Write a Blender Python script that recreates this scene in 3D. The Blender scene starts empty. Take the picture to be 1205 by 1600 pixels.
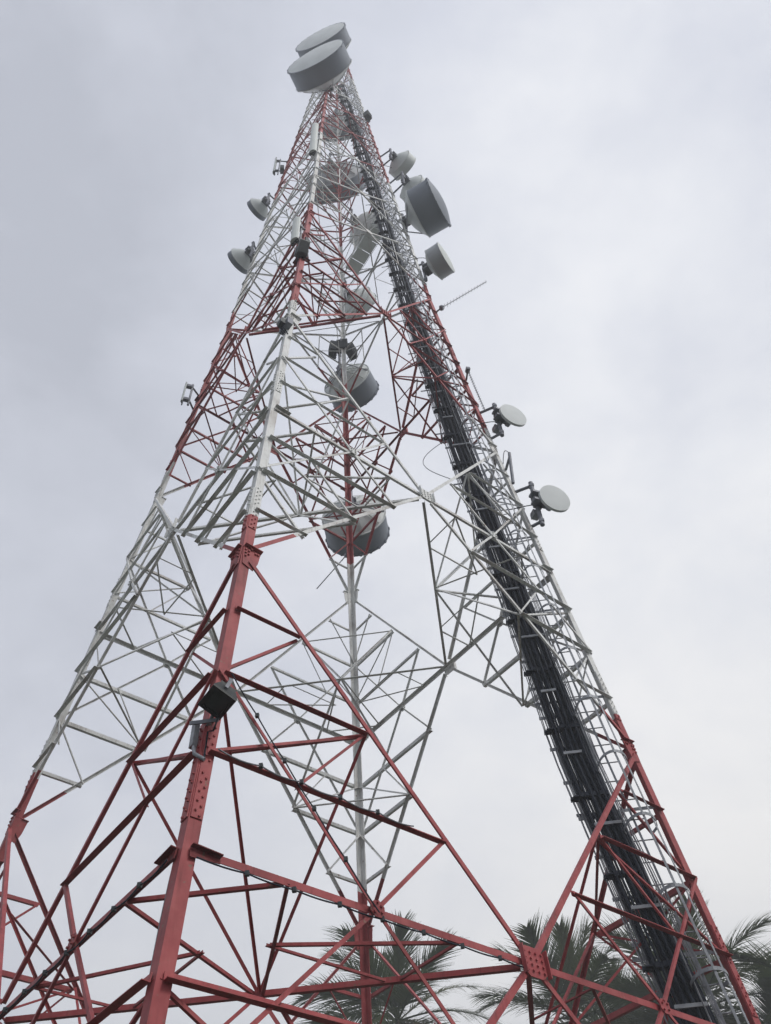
import bpy, math, random
from mathutils import Vector, Matrix
random.seed(7)
R = math.radians
scene = bpy.context.scene
COL = scene.collection
EYE = 1.6                                   # camera height above the ground

# ------------------------------------------------------------------ camera
CAM = Vector((2.3489, -11.6986, EYE))
c_r = Vector((0.99003849, 0.13471687, -0.04092875))
c_u = Vector((0.13091507, -0.77381545, 0.61973454))
c_f = Vector((-0.0518174, 0.61891923, 0.78374354))
cd = bpy.data.cameras.new('camera'); cam = bpy.data.objects.new('camera', cd); COL.objects.link(cam)
cd.sensor_fit = 'HORIZONTAL'; cd.sensor_width = 36.0; cd.lens = 36.0 * 1356.61 / 1205.0
cd.clip_start = 0.1; cd.clip_end = 6000
m3 = Matrix((c_r, c_u, -c_f)).transposed()
cam.matrix_world = Matrix.Translation(CAM) @ m3.to_4x4()
scene.camera = cam
scene.view_settings.view_transform = 'Standard'; scene.view_settings.look = 'None'
scene.view_settings.exposure = 0.56; scene.view_settings.gamma = 1.0

# ------------------------------------------------------------------ sky and sun (overcast)
SUN_EL, SUN_AZ = R(44), R(-36)              # azimuth measured from +x towards +y
world = bpy.data.worlds.new('World'); scene.world = world; world.use_nodes = True
nt = world.node_tree; nd = nt.nodes; lk = nt.links; nd.clear()
def N(t, **k):
    n = nd.new(t)
    for a, v in k.items(): setattr(n, a, v)
    return n
out = N('ShaderNodeOutputWorld'); bg = N('ShaderNodeBackground')
sky = N('ShaderNodeTexSky', sky_type='NISHITA'); sky.sun_disc = False
sky.sun_elevation = SUN_EL; sky.sun_rotation = R(90) - SUN_AZ; sky.air_density = 1.5; sky.dust_density = 4.0
tc = N('ShaderNodeTexCoord')
mp = N('ShaderNodeMapping'); mp.inputs['Scale'].default_value = (1.0, 1.0, 1.6); mp.inputs['Location'].default_value = (0.3, 0.1, 0.4)
lk.new(tc.outputs['Generated'], mp.inputs['Vector'])
n1 = N('ShaderNodeTexNoise'); n1.inputs['Scale'].default_value = 2.4; n1.inputs['Detail'].default_value = 6; n1.inputs['Roughness'].default_value = 0.52
n1.inputs['Distortion'].default_value = 0.5
lk.new(mp.outputs[0], n1.inputs['Vector'])
n2 = N('ShaderNodeTexNoise'); n2.inputs['Scale'].default_value = 7.5; n2.inputs['Detail'].default_value = 5; n2.inputs['Roughness'].default_value = 0.6
lk.new(mp.outputs[0], n2.inputs['Vector'])
def vdot(vec):
    d = N('ShaderNodeVectorMath', operation='DOT_PRODUCT'); d.inputs[1].default_value = vec
    lk.new(tc.outputs['Generated'], d.inputs[0]); return d.outputs['Value']
def ma(op, a, b, clamp=False):
    n = N('ShaderNodeMath', operation=op); n.use_clamp = clamp
    for i, v in enumerate((a, b)):
        if isinstance(v, (int, float)): n.inputs[i].default_value = v
        else: lk.new(v, n.inputs[i])
    return n.outputs[0]
# brightness of the cloud sheet: thinner towards the hidden sun on the right, thicker to the left
g = ma('MULTIPLY', vdot((0.80, 0.22, -0.56)), 0.52)
v = ma('ADD', g, 0.66)
v = ma('ADD', v, ma('MULTIPLY', ma('SUBTRACT', n1.outputs['Fac'], 0.5), 1.15))
v = ma('ADD', v, ma('MULTIPLY', ma('SUBTRACT', n2.outputs['Fac'], 0.5), 0.34), True)
# a thicker dark bank low on the left and a thin bright opening towards the right
bank = ma('POWER', ma('MAXIMUM', vdot((-0.399, 0.334, 0.854)), 0.0), 14.0)
v = ma('SUBTRACT', v, ma('MULTIPLY', bank, ma('ADD', 0.06, ma('MULTIPLY', n1.outputs['Fac'], 0.46))))
glow = ma('POWER', ma('MAXIMUM', vdot((0.256, 0.857, 0.448)), 0.0), 9.0)
v = ma('ADD', v, ma('MULTIPLY', glow, 0.10), True)
ramp = N('ShaderNodeValToRGB'); cr = ramp.color_ramp
cr.elements[0].position = 0.0; cr.elements[0].color = (0.40, 0.42, 0.48, 1)
cr.elements[1].position = 1.0; cr.elements[1].color = (0.90, 0.89, 0.88, 1)
e = cr.elements.new(0.35); e.color = (0.56, 0.583, 0.655, 1)
e = cr.elements.new(0.65); e.color = (0.725, 0.738, 0.775, 1)
lk.new(v, ramp.inputs['Fac'])
skys = N('ShaderNodeMix', data_type='RGBA', blend_type='MULTIPLY'); skys.inputs[0].default_value = 1
lk.new(sky.outputs[0], skys.inputs[6]); skys.inputs[7].default_value = (0.1, 0.1, 0.1, 1)
mx = N('ShaderNodeMix', data_type='RGBA'); mx.inputs[0].default_value = 0.94
lk.new(skys.outputs[2], mx.inputs[6]); lk.new(ramp.outputs['Color'], mx.inputs[7])
lk.new(mx.outputs[2], bg.inputs['Color']); bg.inputs['Strength'].default_value = 1.0
lk.new(bg.outputs[0], out.inputs['Surface'])

sd = bpy.data.lights.new('sun', 'SUN'); sun = bpy.data.objects.new('sun', sd); COL.objects.link(sun)
sd.energy = 1.3; sd.angle = R(14); sd.color = (1.0, 0.965, 0.92)
sdir = Vector((math.cos(SUN_EL)*math.cos(SUN_AZ), math.cos(SUN_EL)*math.sin(SUN_AZ), math.sin(SUN_EL)))
sun.rotation_euler = sdir.to_track_quat('Z', 'Y').to_euler()
sun.location = (40, -30, 80)

# ------------------------------------------------------------------ materials
def mat(name, col, rough=0.6, metal=0.0, var=0.12, scale=6.0, bump=0.0, spec=0.4):
    m = bpy.data.materials.new(name); m.use_nodes = True
    t = m.node_tree; b = t.nodes['Principled BSDF']
    b.inputs['Roughness'].default_value = rough; b.inputs['Metallic'].default_value = metal
    b.inputs['Specular IOR Level'].default_value = spec
    g = t.nodes.new('ShaderNodeNewGeometry')
    nz = t.nodes.new('ShaderNodeTexNoise'); nz.inputs['Scale'].default_value = scale; nz.inputs['Detail'].default_value = 6
    t.links.new(g.outputs['Position'], nz.inputs['Vector'])
    rp = t.nodes.new('ShaderNodeValToRGB')
    lo = tuple(c*(1-var) for c in col); hi = tuple(min(1, c*(1+var)) for c in col)
    rp.color_ramp.elements[0].color = (*lo, 1); rp.color_ramp.elements[0].position = 0.3
    rp.color_ramp.elements[1].color = (*hi, 1); rp.color_ramp.elements[1].position = 0.7
    t.links.new(nz.outputs['Fac'], rp.inputs['Fac']); t.links.new(rp.outputs['Color'], b.inputs['Base Color'])
    if bump:
        bp = t.nodes.new('ShaderNodeBump'); bp.inputs['Strength'].default_value = bump
        t.links.new(nz.outputs['Fac'], bp.inputs['Height']); t.links.new(bp.outputs[0], b.inputs['Normal'])
    return m

BANDS = [8.62, 17.45, 25.9, 36.2, 46.2, 56.0]     # paint changes, measured above eye height
def paint_material():
    m = bpy.data.materials.new('tower_paint'); m.use_nodes = True
    t = m.node_tree; b = t.nodes['Principled BSDF']; L = t.links.new
    b.inputs['Roughness'].default_value = 0.55; b.inputs['Specular IOR Level'].default_value = 0.35
    g = t.nodes.new('ShaderNodeNewGeometry')
    sp = t.nodes.new('ShaderNodeSeparateXYZ'); L(g.outputs['Position'], sp.inputs[0])
    w = t.nodes.new('ShaderNodeTexNoise'); w.inputs['Scale'].default_value = 0.9; L(g.outputs['Position'], w.inputs['Vector'])
    def M(op, a, bb):
        n = t.nodes.new('ShaderNodeMath'); n.operation = op
        for i, v in enumerate((a, bb)):
            if isinstance(v, (int, float)): n.inputs[i].default_value = v
            else: L(v, n.inputs[i])
        return n.outputs[0]
    z = M('ADD', sp.outputs[2], M('MULTIPLY', M('SUBTRACT', w.outputs['Fac'], 0.5), 1.1))
    rp = t.nodes.new('ShaderNodeValToRGB'); rp.color_ramp.interpolation = 'CONSTANT'
    L(M('DIVIDE', z, 70.0), rp.inputs['Fac'])
    el = rp.color_ramp.elements
    el[0].position = 0; el[0].color = (0, 0, 0, 1); el[1].position = (BANDS[0]+EYE)/70; el[1].color = (1, 1, 1, 1)
    for i, zb in enumerate(BANDS[1:]):
        e = el.new((zb+EYE)/70); c = 0 if i % 2 == 0 else 1; e.color = (c, c, c, 1)
    # fading and dirt of each paint
    d = t.nodes.new('ShaderNodeTexNoise'); d.inputs['Scale'].default_value = 3.2; d.inputs['Detail'].default_value = 8; d.inputs['Roughness'].default_value = 0.65
    L(g.outputs['Position'], d.inputs['Vector'])
    mp = t.nodes.new('ShaderNodeMapping'); mp.inputs['Scale'].default_value = (26, 26, 1.6); L(g.outputs['Position'], mp.inputs['Vector'])
    st = t.nodes.new('ShaderNodeTexNoise'); st.inputs['Scale'].default_value = 1.0; st.inputs['Detail'].default_value = 5; L(mp.outputs[0], st.inputs['Vector'])
    def ramp(src, stops):
        r = t.nodes.new('ShaderNodeValToRGB'); L(src, r.inputs['Fac'])
        r.color_ramp.elements[0].position = stops[0][0]; r.color_ramp.elements[0].color = (*stops[0][1], 1)
        r.color_ramp.elements[1].position = stops[-1][0]; r.color_ramp.elements[1].color = (*stops[-1][1], 1)
        for p, c in stops[1:-1]:
            e = r.color_ramp.elements.new(p); e.color = (*c, 1)
        return r.outputs['Color']
    red = ramp(d.outputs['Fac'], [(0.25, RED_LO), (0.5, RED_MID), (0.78, RED_HI)])
    wht = ramp(d.outputs['Fac'], [(0.25, (0.62, 0.635, 0.63)), (0.5, (0.77, 0.785, 0.78)), (0.75, (0.82, 0.83, 0.825))])
    mx = t.nodes.new('ShaderNodeMix'); mx.data_type = 'RGBA'
    L(rp.outputs['Color'], mx.inputs[0]); L(red, mx.inputs[6]); L(wht, mx.inputs[7])
    dirt = ramp(st.outputs['Fac'], [(0.30, (0.50, 0.46, 0.42)), (0.44, (0.92, 0.91, 0.90)), (0.6, (1, 1, 1))])
    ml = t.nodes.new('ShaderNodeMix'); ml.data_type = 'RGBA'; ml.blend_type = 'MULTIPLY'; ml.inputs[0].default_value = 0.55
    L(mx.outputs[2], ml.inputs[6]); L(dirt, ml.inputs[7])
    # chips that show grey zinc
    ch = t.nodes.new('ShaderNodeTexNoise'); ch.inputs['Scale'].default_value = 16; ch.inputs['Detail'].default_value = 3; L(g.outputs['Position'], ch.inputs['Vector'])
    cm = ramp(ch.outputs['Fac'], [(0.655, (0, 0, 0)), (0.72, (0.85, 0.85, 0.85))])
    big = t.nodes.new('ShaderNodeTexNoise'); big.inputs['Scale'].default_value = 0.8; big.inputs['Detail'].default_value = 4; L(g.outputs['Position'], big.inputs['Vector'])
    bm = ramp(big.outputs['Fac'], [(0.32, (0.70, 0.66, 0.64)), (0.48, (1, 1, 1)), (0.68, (1.0, 1.0, 1.0))])
    m2 = t.nodes.new('ShaderNodeMix'); m2.data_type = 'RGBA'; m2.blend_type = 'MULTIPLY'; m2.inputs[0].default_value = 1.0
    L(ml.outputs[2], m2.inputs[6]); L(bm, m2.inputs[7]); ml = m2
    fm = t.nodes.new('ShaderNodeMix'); fm.data_type = 'RGBA'
    L(cm, fm.inputs[0]); L(ml.outputs[2], fm.inputs[6]); fm.inputs[7].default_value = (0.22, 0.13, 0.10, 1)
    L(fm.outputs[2], b.inputs['Base Color'])
    bp = t.nodes.new('ShaderNodeBump'); bp.inputs['Strength'].default_value = 0.12; bp.inputs['Distance'].default_value = 0.01
    L(d.outputs['Fac'], bp.inputs['Height']); L(bp.outputs[0], b.inputs['Normal'])
    return m
RED_LO, RED_MID, RED_HI = (0.29, 0.042, 0.048), (0.38, 0.066, 0.072), (0.45, 0.115, 0.112)
PAINT = paint_material()
GALV = mat('galvanised_steel', (0.27, 0.285, 0.31), 0.5, 0.35, 0.25, 9)
DGALV = mat('weathered_pipe', (0.19, 0.20, 0.23), 0.55, 0.3, 0.2, 8)
DISH = mat('dish_white', (0.68, 0.72, 0.72), 0.5, 0, 0.10, 2.2)
RADOME = mat('radome_grey', (0.68, 0.72, 0.73), 0.6, 0, 0.07, 1.6)
SHROUD = mat('shroud_grey', (0.46, 0.49, 0.52), 0.55, 0, 0.06, 1.0)
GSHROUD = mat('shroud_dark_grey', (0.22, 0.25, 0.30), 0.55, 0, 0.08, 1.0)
BLACK = mat('cable_black', (0.015, 0.021, 0.036), 0.55, 0, 0.3, 12, 0, 0.2)
GREYC = mat('cable_grey', (0.23, 0.24, 0.27), 0.5, 0, 0.2, 12)
DARK = mat('radio_dark', (0.045, 0.055, 0.06), 0.5, 0.1, 0.2, 9)
LAMPD = mat('lamp_housing', (0.02, 0.026, 0.028), 0.5, 0.1, 0.2, 14)
GLASS = mat('lamp_glass', (0.03, 0.042, 0.046), 0.22, 0, 0.15, 3, 0, 0.5)
PANEL = mat('panel_white', (0.66, 0.70, 0.68), 0.5, 0, 0.05, 2)
LEAF = mat('palm_leaf', (0.017, 0.038, 0.011), 0.5, 0, 0.5, 1.3, 0, 0.3)
def translucent(m, k, col):
    t = m.node_tree; b = t.nodes['Principled BSDF']; o = t.nodes['Material Output']
    tr = t.nodes.new('ShaderNodeBsdfTranslucent'); tr.inputs['Color'].default_value = (*col, 1)
    ms = t.nodes.new('ShaderNodeMixShader'); ms.inputs[0].default_value = k
    t.links.new(b.outputs[0], ms.inputs[1]); t.links.new(tr.outputs[0], ms.inputs[2]); t.links.new(ms.outputs[0], o.inputs['Surface'])
def leaf_variation(m):
    t = m.node_tree; b = t.nodes['Principled BSDF']; src = b.inputs['Base Color'].links[0].from_socket
    oi = t.nodes.new('ShaderNodeObjectInfo'); pw = t.nodes.new('ShaderNodeMath'); pw.operation = 'POWER'; pw.inputs[1].default_value = 2.5
    t.links.new(oi.outputs['Random'], pw.inputs[0])
    mx = t.nodes.new('ShaderNodeMix'); mx.data_type = 'RGBA'; t.links.new(pw.outputs[0], mx.inputs[0])
    t.links.new(src, mx.inputs[6]); mx.inputs[7].default_value = (0.10, 0.11, 0.03, 1); t.links.new(mx.outputs[2], b.inputs['Base Color'])
leaf_variation(LEAF)
translucent(LEAF, 0.28, (0.08, 0.12, 0.035))
LEAFD = mat('palm_leaf_dry', (0.13, 0.095, 0.045), 0.7, 0, 0.35, 1.3)
TRUNK = mat('palm_trunk', (0.16, 0.14, 0.12), 0.85, 0, 0.3, 3, 0.3)
GROUND = mat('ground_grass', (0.036, 0.045, 0.026), 0.95, 0, 0.35, 0.35)

# ------------------------------------------------------------------ mesh helpers
class MB:
    def __init__(self): self.v = []; self.f = []; self.s = []
    def add(self, vs, fs, smooth=False):
        o = len(self.v); self.v += [tuple(p) for p in vs]
        for f in fs: self.f.append(tuple(i+o for i in f)); self.s.append(smooth)
    def hexa(self, p):                     # eight corners: bottom ring of 4, top ring of 4
        self.add(p, [(3, 2, 1, 0), (4, 5, 6, 7), (0, 1, 5, 4), (1, 2, 6, 5), (2, 3, 7, 6), (3, 0, 4, 7)])
    def box(self, c, ax, ay, az):          # centre and three half-axis vectors
        c = Vector(c)
        self.hexa([c-ax-ay-az, c+ax-ay-az, c+ax+ay-az, c-ax+ay-az, c-ax-ay+az, c+ax-ay+az, c+ax+ay+az, c-ax+ay+az])
    def strip(self, p, q, b, n, w, t):     # flat bar from p to q, w along b, t along n
        self.hexa([p, p+b*w, p+b*w+n*t, p+n*t, q, q+b*w, q+b*w+n*t, q+n*t])
    def angle(self, p, q, b, n, w, t, w2=None):   # L section: one leg along b, the other along n
        w2 = w if w2 is None else w2
        self.strip(p, q, b, n, w, t)
        self.strip(p+n*t, q+n*t, b, n, t, w2-t)
    def tube(self, pts, r, n=8, caps=True):
        pts = [Vector(p) for p in pts]
        rs = r if isinstance(r, (list, tuple)) else [r]*len(pts)
        rings = []; u = None
        for i, p in enumerate(pts):
            d = (pts[min(i+1, len(pts)-1)] - pts[max(i-1, 0)]).normalized()
            if u is None: u = d.orthogonal().normalized()
            else: u = (u - d*u.dot(d)).normalized()
            w = d.cross(u)
            rings.append([p + (u*math.cos(2*math.pi*k/n) + w*math.sin(2*math.pi*k/n))*rs[i] for k in range(n)])
        vs = [x for r_ in rings for x in r_]; fs = []
        for i in range(len(pts)-1):
            for k in range(n):
                a, b_ = i*n+k, i*n+(k+1) % n
                fs.append((a, b_, b_+n, a+n))
        self.add(vs, fs, True)
        if caps:
            self.add(rings[0], [tuple(range(n-1, -1, -1))]); self.add(rings[-1], [tuple(range(n))])
    def lathe(self, o, ax, prof, n=40, smooth=True):   # profile of (distance along axis, radius)
        ax = Vector(ax).normalized(); u = ax.cross(Vector((0, 0, 1)))
        u = u.normalized() if u.length > 1e-3 else Vector((1, 0, 0)); w = ax.cross(u)
        vs = []; fs = []
        for x, r in prof:
            for k in range(n):
                a = 2*math.pi*k/n
                vs.append(Vector(o) + ax*x + (u*math.cos(a)+w*math.sin(a))*max(r, 1e-4))
        for i in range(len(prof)-1):
            for k in range(n):
                a, b_ = i*n+k, i*n+(k+1) % n
                fs.append((a, b_, b_+n, a+n))
        self.add(vs, fs, smooth)
    def prism(self, pts, n, t):            # flat polygon extruded by t along n
        m = len(pts); vs = [Vector(p) for p in pts] + [Vector(p)+n*t for p in pts]
        fs = [tuple(range(m-1, -1, -1)), tuple(range(m, 2*m))]
        fs += [(i, (i+1) % m, m+(i+1) % m, m+i) for i in range(m)]
        self.add(vs, fs)
    def bolt(self, p, n, r=0.017, h=0.02):
        n = Vector(n).normalized(); u = n.orthogonal().normalized(); w = n.cross(u)
        self.prism([p + (u*math.cos(k*math.pi/3)+w*math.sin(k*math.pi/3))*r for k in range(6)], n, h)
    def build(self, name, m, parent=None, origin=None):
        o = Vector(origin) if origin is not None else Vector((0, 0, 0))
        if parent is not None:
            o = Vector(parent['_o'])
        me = bpy.data.meshes.new(name); me.from_pydata([tuple(Vector(v)-o) for v in self.v], [], self.f)
        me.polygons.foreach_set('use_smooth', self.s); me.materials.append(m); me.update()
        ob = bpy.data.objects.new(name, me); COL.objects.link(ob)
        if parent is not None:
            ob.parent = parent; ob['_o'] = parent['_o']
            # parents are either Empties at _o or meshes built relative to _o
        else:
            ob.location = o; ob['_o'] = tuple(o)
        return ob
def tag(o, label, cat, group=None):
    o['label'] = label; o['category'] = cat
    if group: o['group'] = group
    return o
def thing(name, loc, label, cat, group=None):
    o = bpy.data.objects.new(name, None); COL.objects.link(o); o.location = loc; o.empty_display_size = 0.3
    o['_o'] = tuple(loc)
    return tag(o, label, cat, group)
def ranked(name, items, m, parent, limit=98):
    """items: (score, function(mb)). The largest in view become parts, the rest one part of kind stuff."""
    items = sorted(items, key=lambda a: -a[0])
    for sc, fn in items[:limit]:
        b = MB(); fn(b); b.build(name, m, parent)
    if items[limit:]:
        b = MB()
        for sc, fn in items[limit:]: fn(b)
        b.build(name, m, parent)['kind'] = 'stuff'

def pxray(x, y):                           # helper used only to read positions off the reference framing
    return (c_f*1356.61 + c_r*(x-602.5) - c_u*(y-800)).normalized()
def scr(p):
    v = Vector(p)-CAM; z = v.dot(c_f)
    return (602.5+1356.61*v.dot(c_r)/z, 800-1356.61*v.dot(c_u)/z, z)

# ------------------------------------------------------------------ ground
gb = MB(); S = 1500
gb.add([(-S, -S, 0), (S, -S, 0), (S, S, 0), (-S, S, 0)], [(0, 1, 2, 3)])
g_o = gb.build('ground', GROUND); g_o['kind'] = 'structure'

# ------------------------------------------------------------------ the tower
LV = [-0.28, 3.888, 8.058, 12.224, 16.487, 20.647, 25.025, 27.2, 29.3, 31.4, 33.7, 36.0, 38.2, 40.4, 42.5, 44.5,
      46.4, 48.2, 50.0, 51.7, 53.4, 55.0, 56.5, 58.0, 59.4, 60.8, 62.1, 63.4]
LV = [z+EYE for z in LV]                    # index 0 is leg level -1; even index = leg nodes, odd index = mid nodes
Z5 = LV[6]
def hw(z):
    if z <= LV[4]: return 5.0 + (4.0552-5.0)*(z-LV[2])/(LV[4]-LV[2])
    if z <= Z5: return 4.0552 + (3.2154-4.0552)*(z-LV[4])/(Z5-LV[4])
    return 3.2154 - 0.067*(z-Z5)
LEG = {'N': Vector((0, -1, 0)), 'R': Vector((1, 0, 0)), 'F': Vector((0, 1, 0)), 'L': Vector((-1, 0, 0))}
FACES = [('N', 'R'), ('R', 'F'), ('F', 'L'), ('L', 'N')]
def lp(n, z): p = LEG[n]*hw(z); p.z = z; return p
def fp(face, t, z):
    p = (LEG[face[0]]*(1-t)/2 + LEG[face[1]]*(1+t)/2)*hw(z); p.z = z; return p
def fnorm(face, z):
    a = lp(face[1], z)-lp(face[0], z); b = lp(face[0], z+1)-lp(face[0], z)
    n = a.cross(b).normalized(); o = LEG[face[0]]+LEG[face[1]]
    return n if n.dot(o) > 0 else -n
tower = thing('lattice_tower', (0, 0, 0), 'tall red and white banded steel lattice tower standing on four legs', 'tower')
def legw(z):
    for lim, w in ((LV[4], 0.132), (LV[6], 0.132), (LV[11], 0.118), (LV[17], 0.10), (99, 0.085)):
        if z < lim: return w
def jit(a=0.003): return random.uniform(-a, a)

leg_objs = {}
for nme in 'NRFL':
    v = LEG[nme]
    others = [f for f in FACES if nme in f]
    b = MB(); prev = 0.0
    zs = [0.0, LV[2]+1.1, LV[4], LV[6], LV[11], LV[17], 65.6]
    dirs = []
    for f in others:
        o = f[0] if f[1] == nme else f[1]
        dirs.append((LEG[o]-v).normalized())
    d1, d2 = dirs
    for a, c in zip(zs[:-1], zs[1:]):
        w = legw((a+c)/2); t = 0.016*w/0.132
        p, q = lp(nme, a), lp(nme, c)
        b.strip(p, q, d1, d2, w, t); b.strip(p+d2*t, q+d2*t, d1, d2, t, w-t)
    lo = b.build('leg', PAINT, tower); leg_objs[nme] = lo
    # bolted splices
    for zc, h in ((4.75, 0.55), (9.15, 0.5), (13.3, 0.42), (17.5, 0.45), (21.6, 0.36), (26.0, 0.36), (33, 0.3), (41, 0.26), (49, 0.2)):
        z = zc+EYE; w = legw(z); bb = MB()
        p, q = lp(nme, z-h), lp(nme, z+h)
        for da, db in ((d1, d2), (d2, d1)):
            n = -db
            bb.strip(p+da*0.012, q+da*0.012, da, n, w-0.02, 0.012)
            if zc < 27:
                k = max(6, int(h*2/0.05))
                for i in range(k):
                    f = (i+0.5)/k
                    if abs(f-0.5) < 0.04: continue
                    off = 0.34 if i % 2 else 0.66
                    c0 = p.lerp(q, f)
                    bb.bolt(c0+da*(w*off)+n*0.012, n, 0.0115, 0.016)
        bb.build('splice_plate', PAINT, lo)

diag, horiz, sec, plan, hip, guss = [], [], [], [], [], []
def score(p, q, w):
    m = (p+q)/2; x, y, z = scr(m)
    if z < 0.5: return 0.0
    s = (q-p).length*w/(z*z)
    a = scr(p); c = scr(q)
    inside = False
    for f in (0, .25, .5, .75, 1):
        X, Y, Zz = scr(p.lerp(q, f))
        if Zz > 0 and 0 <= X <= 1205 and 0 <= Y <= 1600: inside = True
    return s if inside else s*0.001
def member(lst, p, q, n, w, t, off, mode=0, ext=0.0):
    """angle bar in the plane with outward normal n. mode 0: second leg points in from the top edge,
    1: second leg points out along the bottom edge, 2: in along the bottom edge."""
    d = (q-p).normalized(); n = (n-d*n.dot(d)).normalized(); b = d.cross(n)
    if b.z < 0: b = -b                       # b points up
    off += jit(0.002)
    p = p+n*off+d*ext; q = q+n*off-d*ext
    w2 = w*1.0
    def fn(mb):
        if mode == 0:   mb.angle(p+b*(w/2), q+b*(w/2), -b, -n, w, t, w2)
        elif mode == 1: mb.angle(p-b*(w/2), q-b*(w/2), b, n, w, t, w2)
        else:           mb.angle(p-b*(w/2), q-b*(w/2), b, -n, w, t, w2)
    lst.append((score(p, q, w), fn))
def plate(c, n, ux, uy, poly, t, bolts=(), r=0.017):
    def fn(mb):
        mb.prism([c+ux*x+uy*y for x, y in poly], n, t)
        for x, y in bolts: mb.bolt(c+ux*x+uy*y+n*t, n, r)
    x, y, z = scr(c)
    ok = 0 <= x <= 1205 and 0 <= y <= 1600 and z > 0
    A = (max(p[0] for p in poly)-min(p[0] for p in poly))**2
    guss.append((A/(z*z) if ok else 0, fn))

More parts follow.
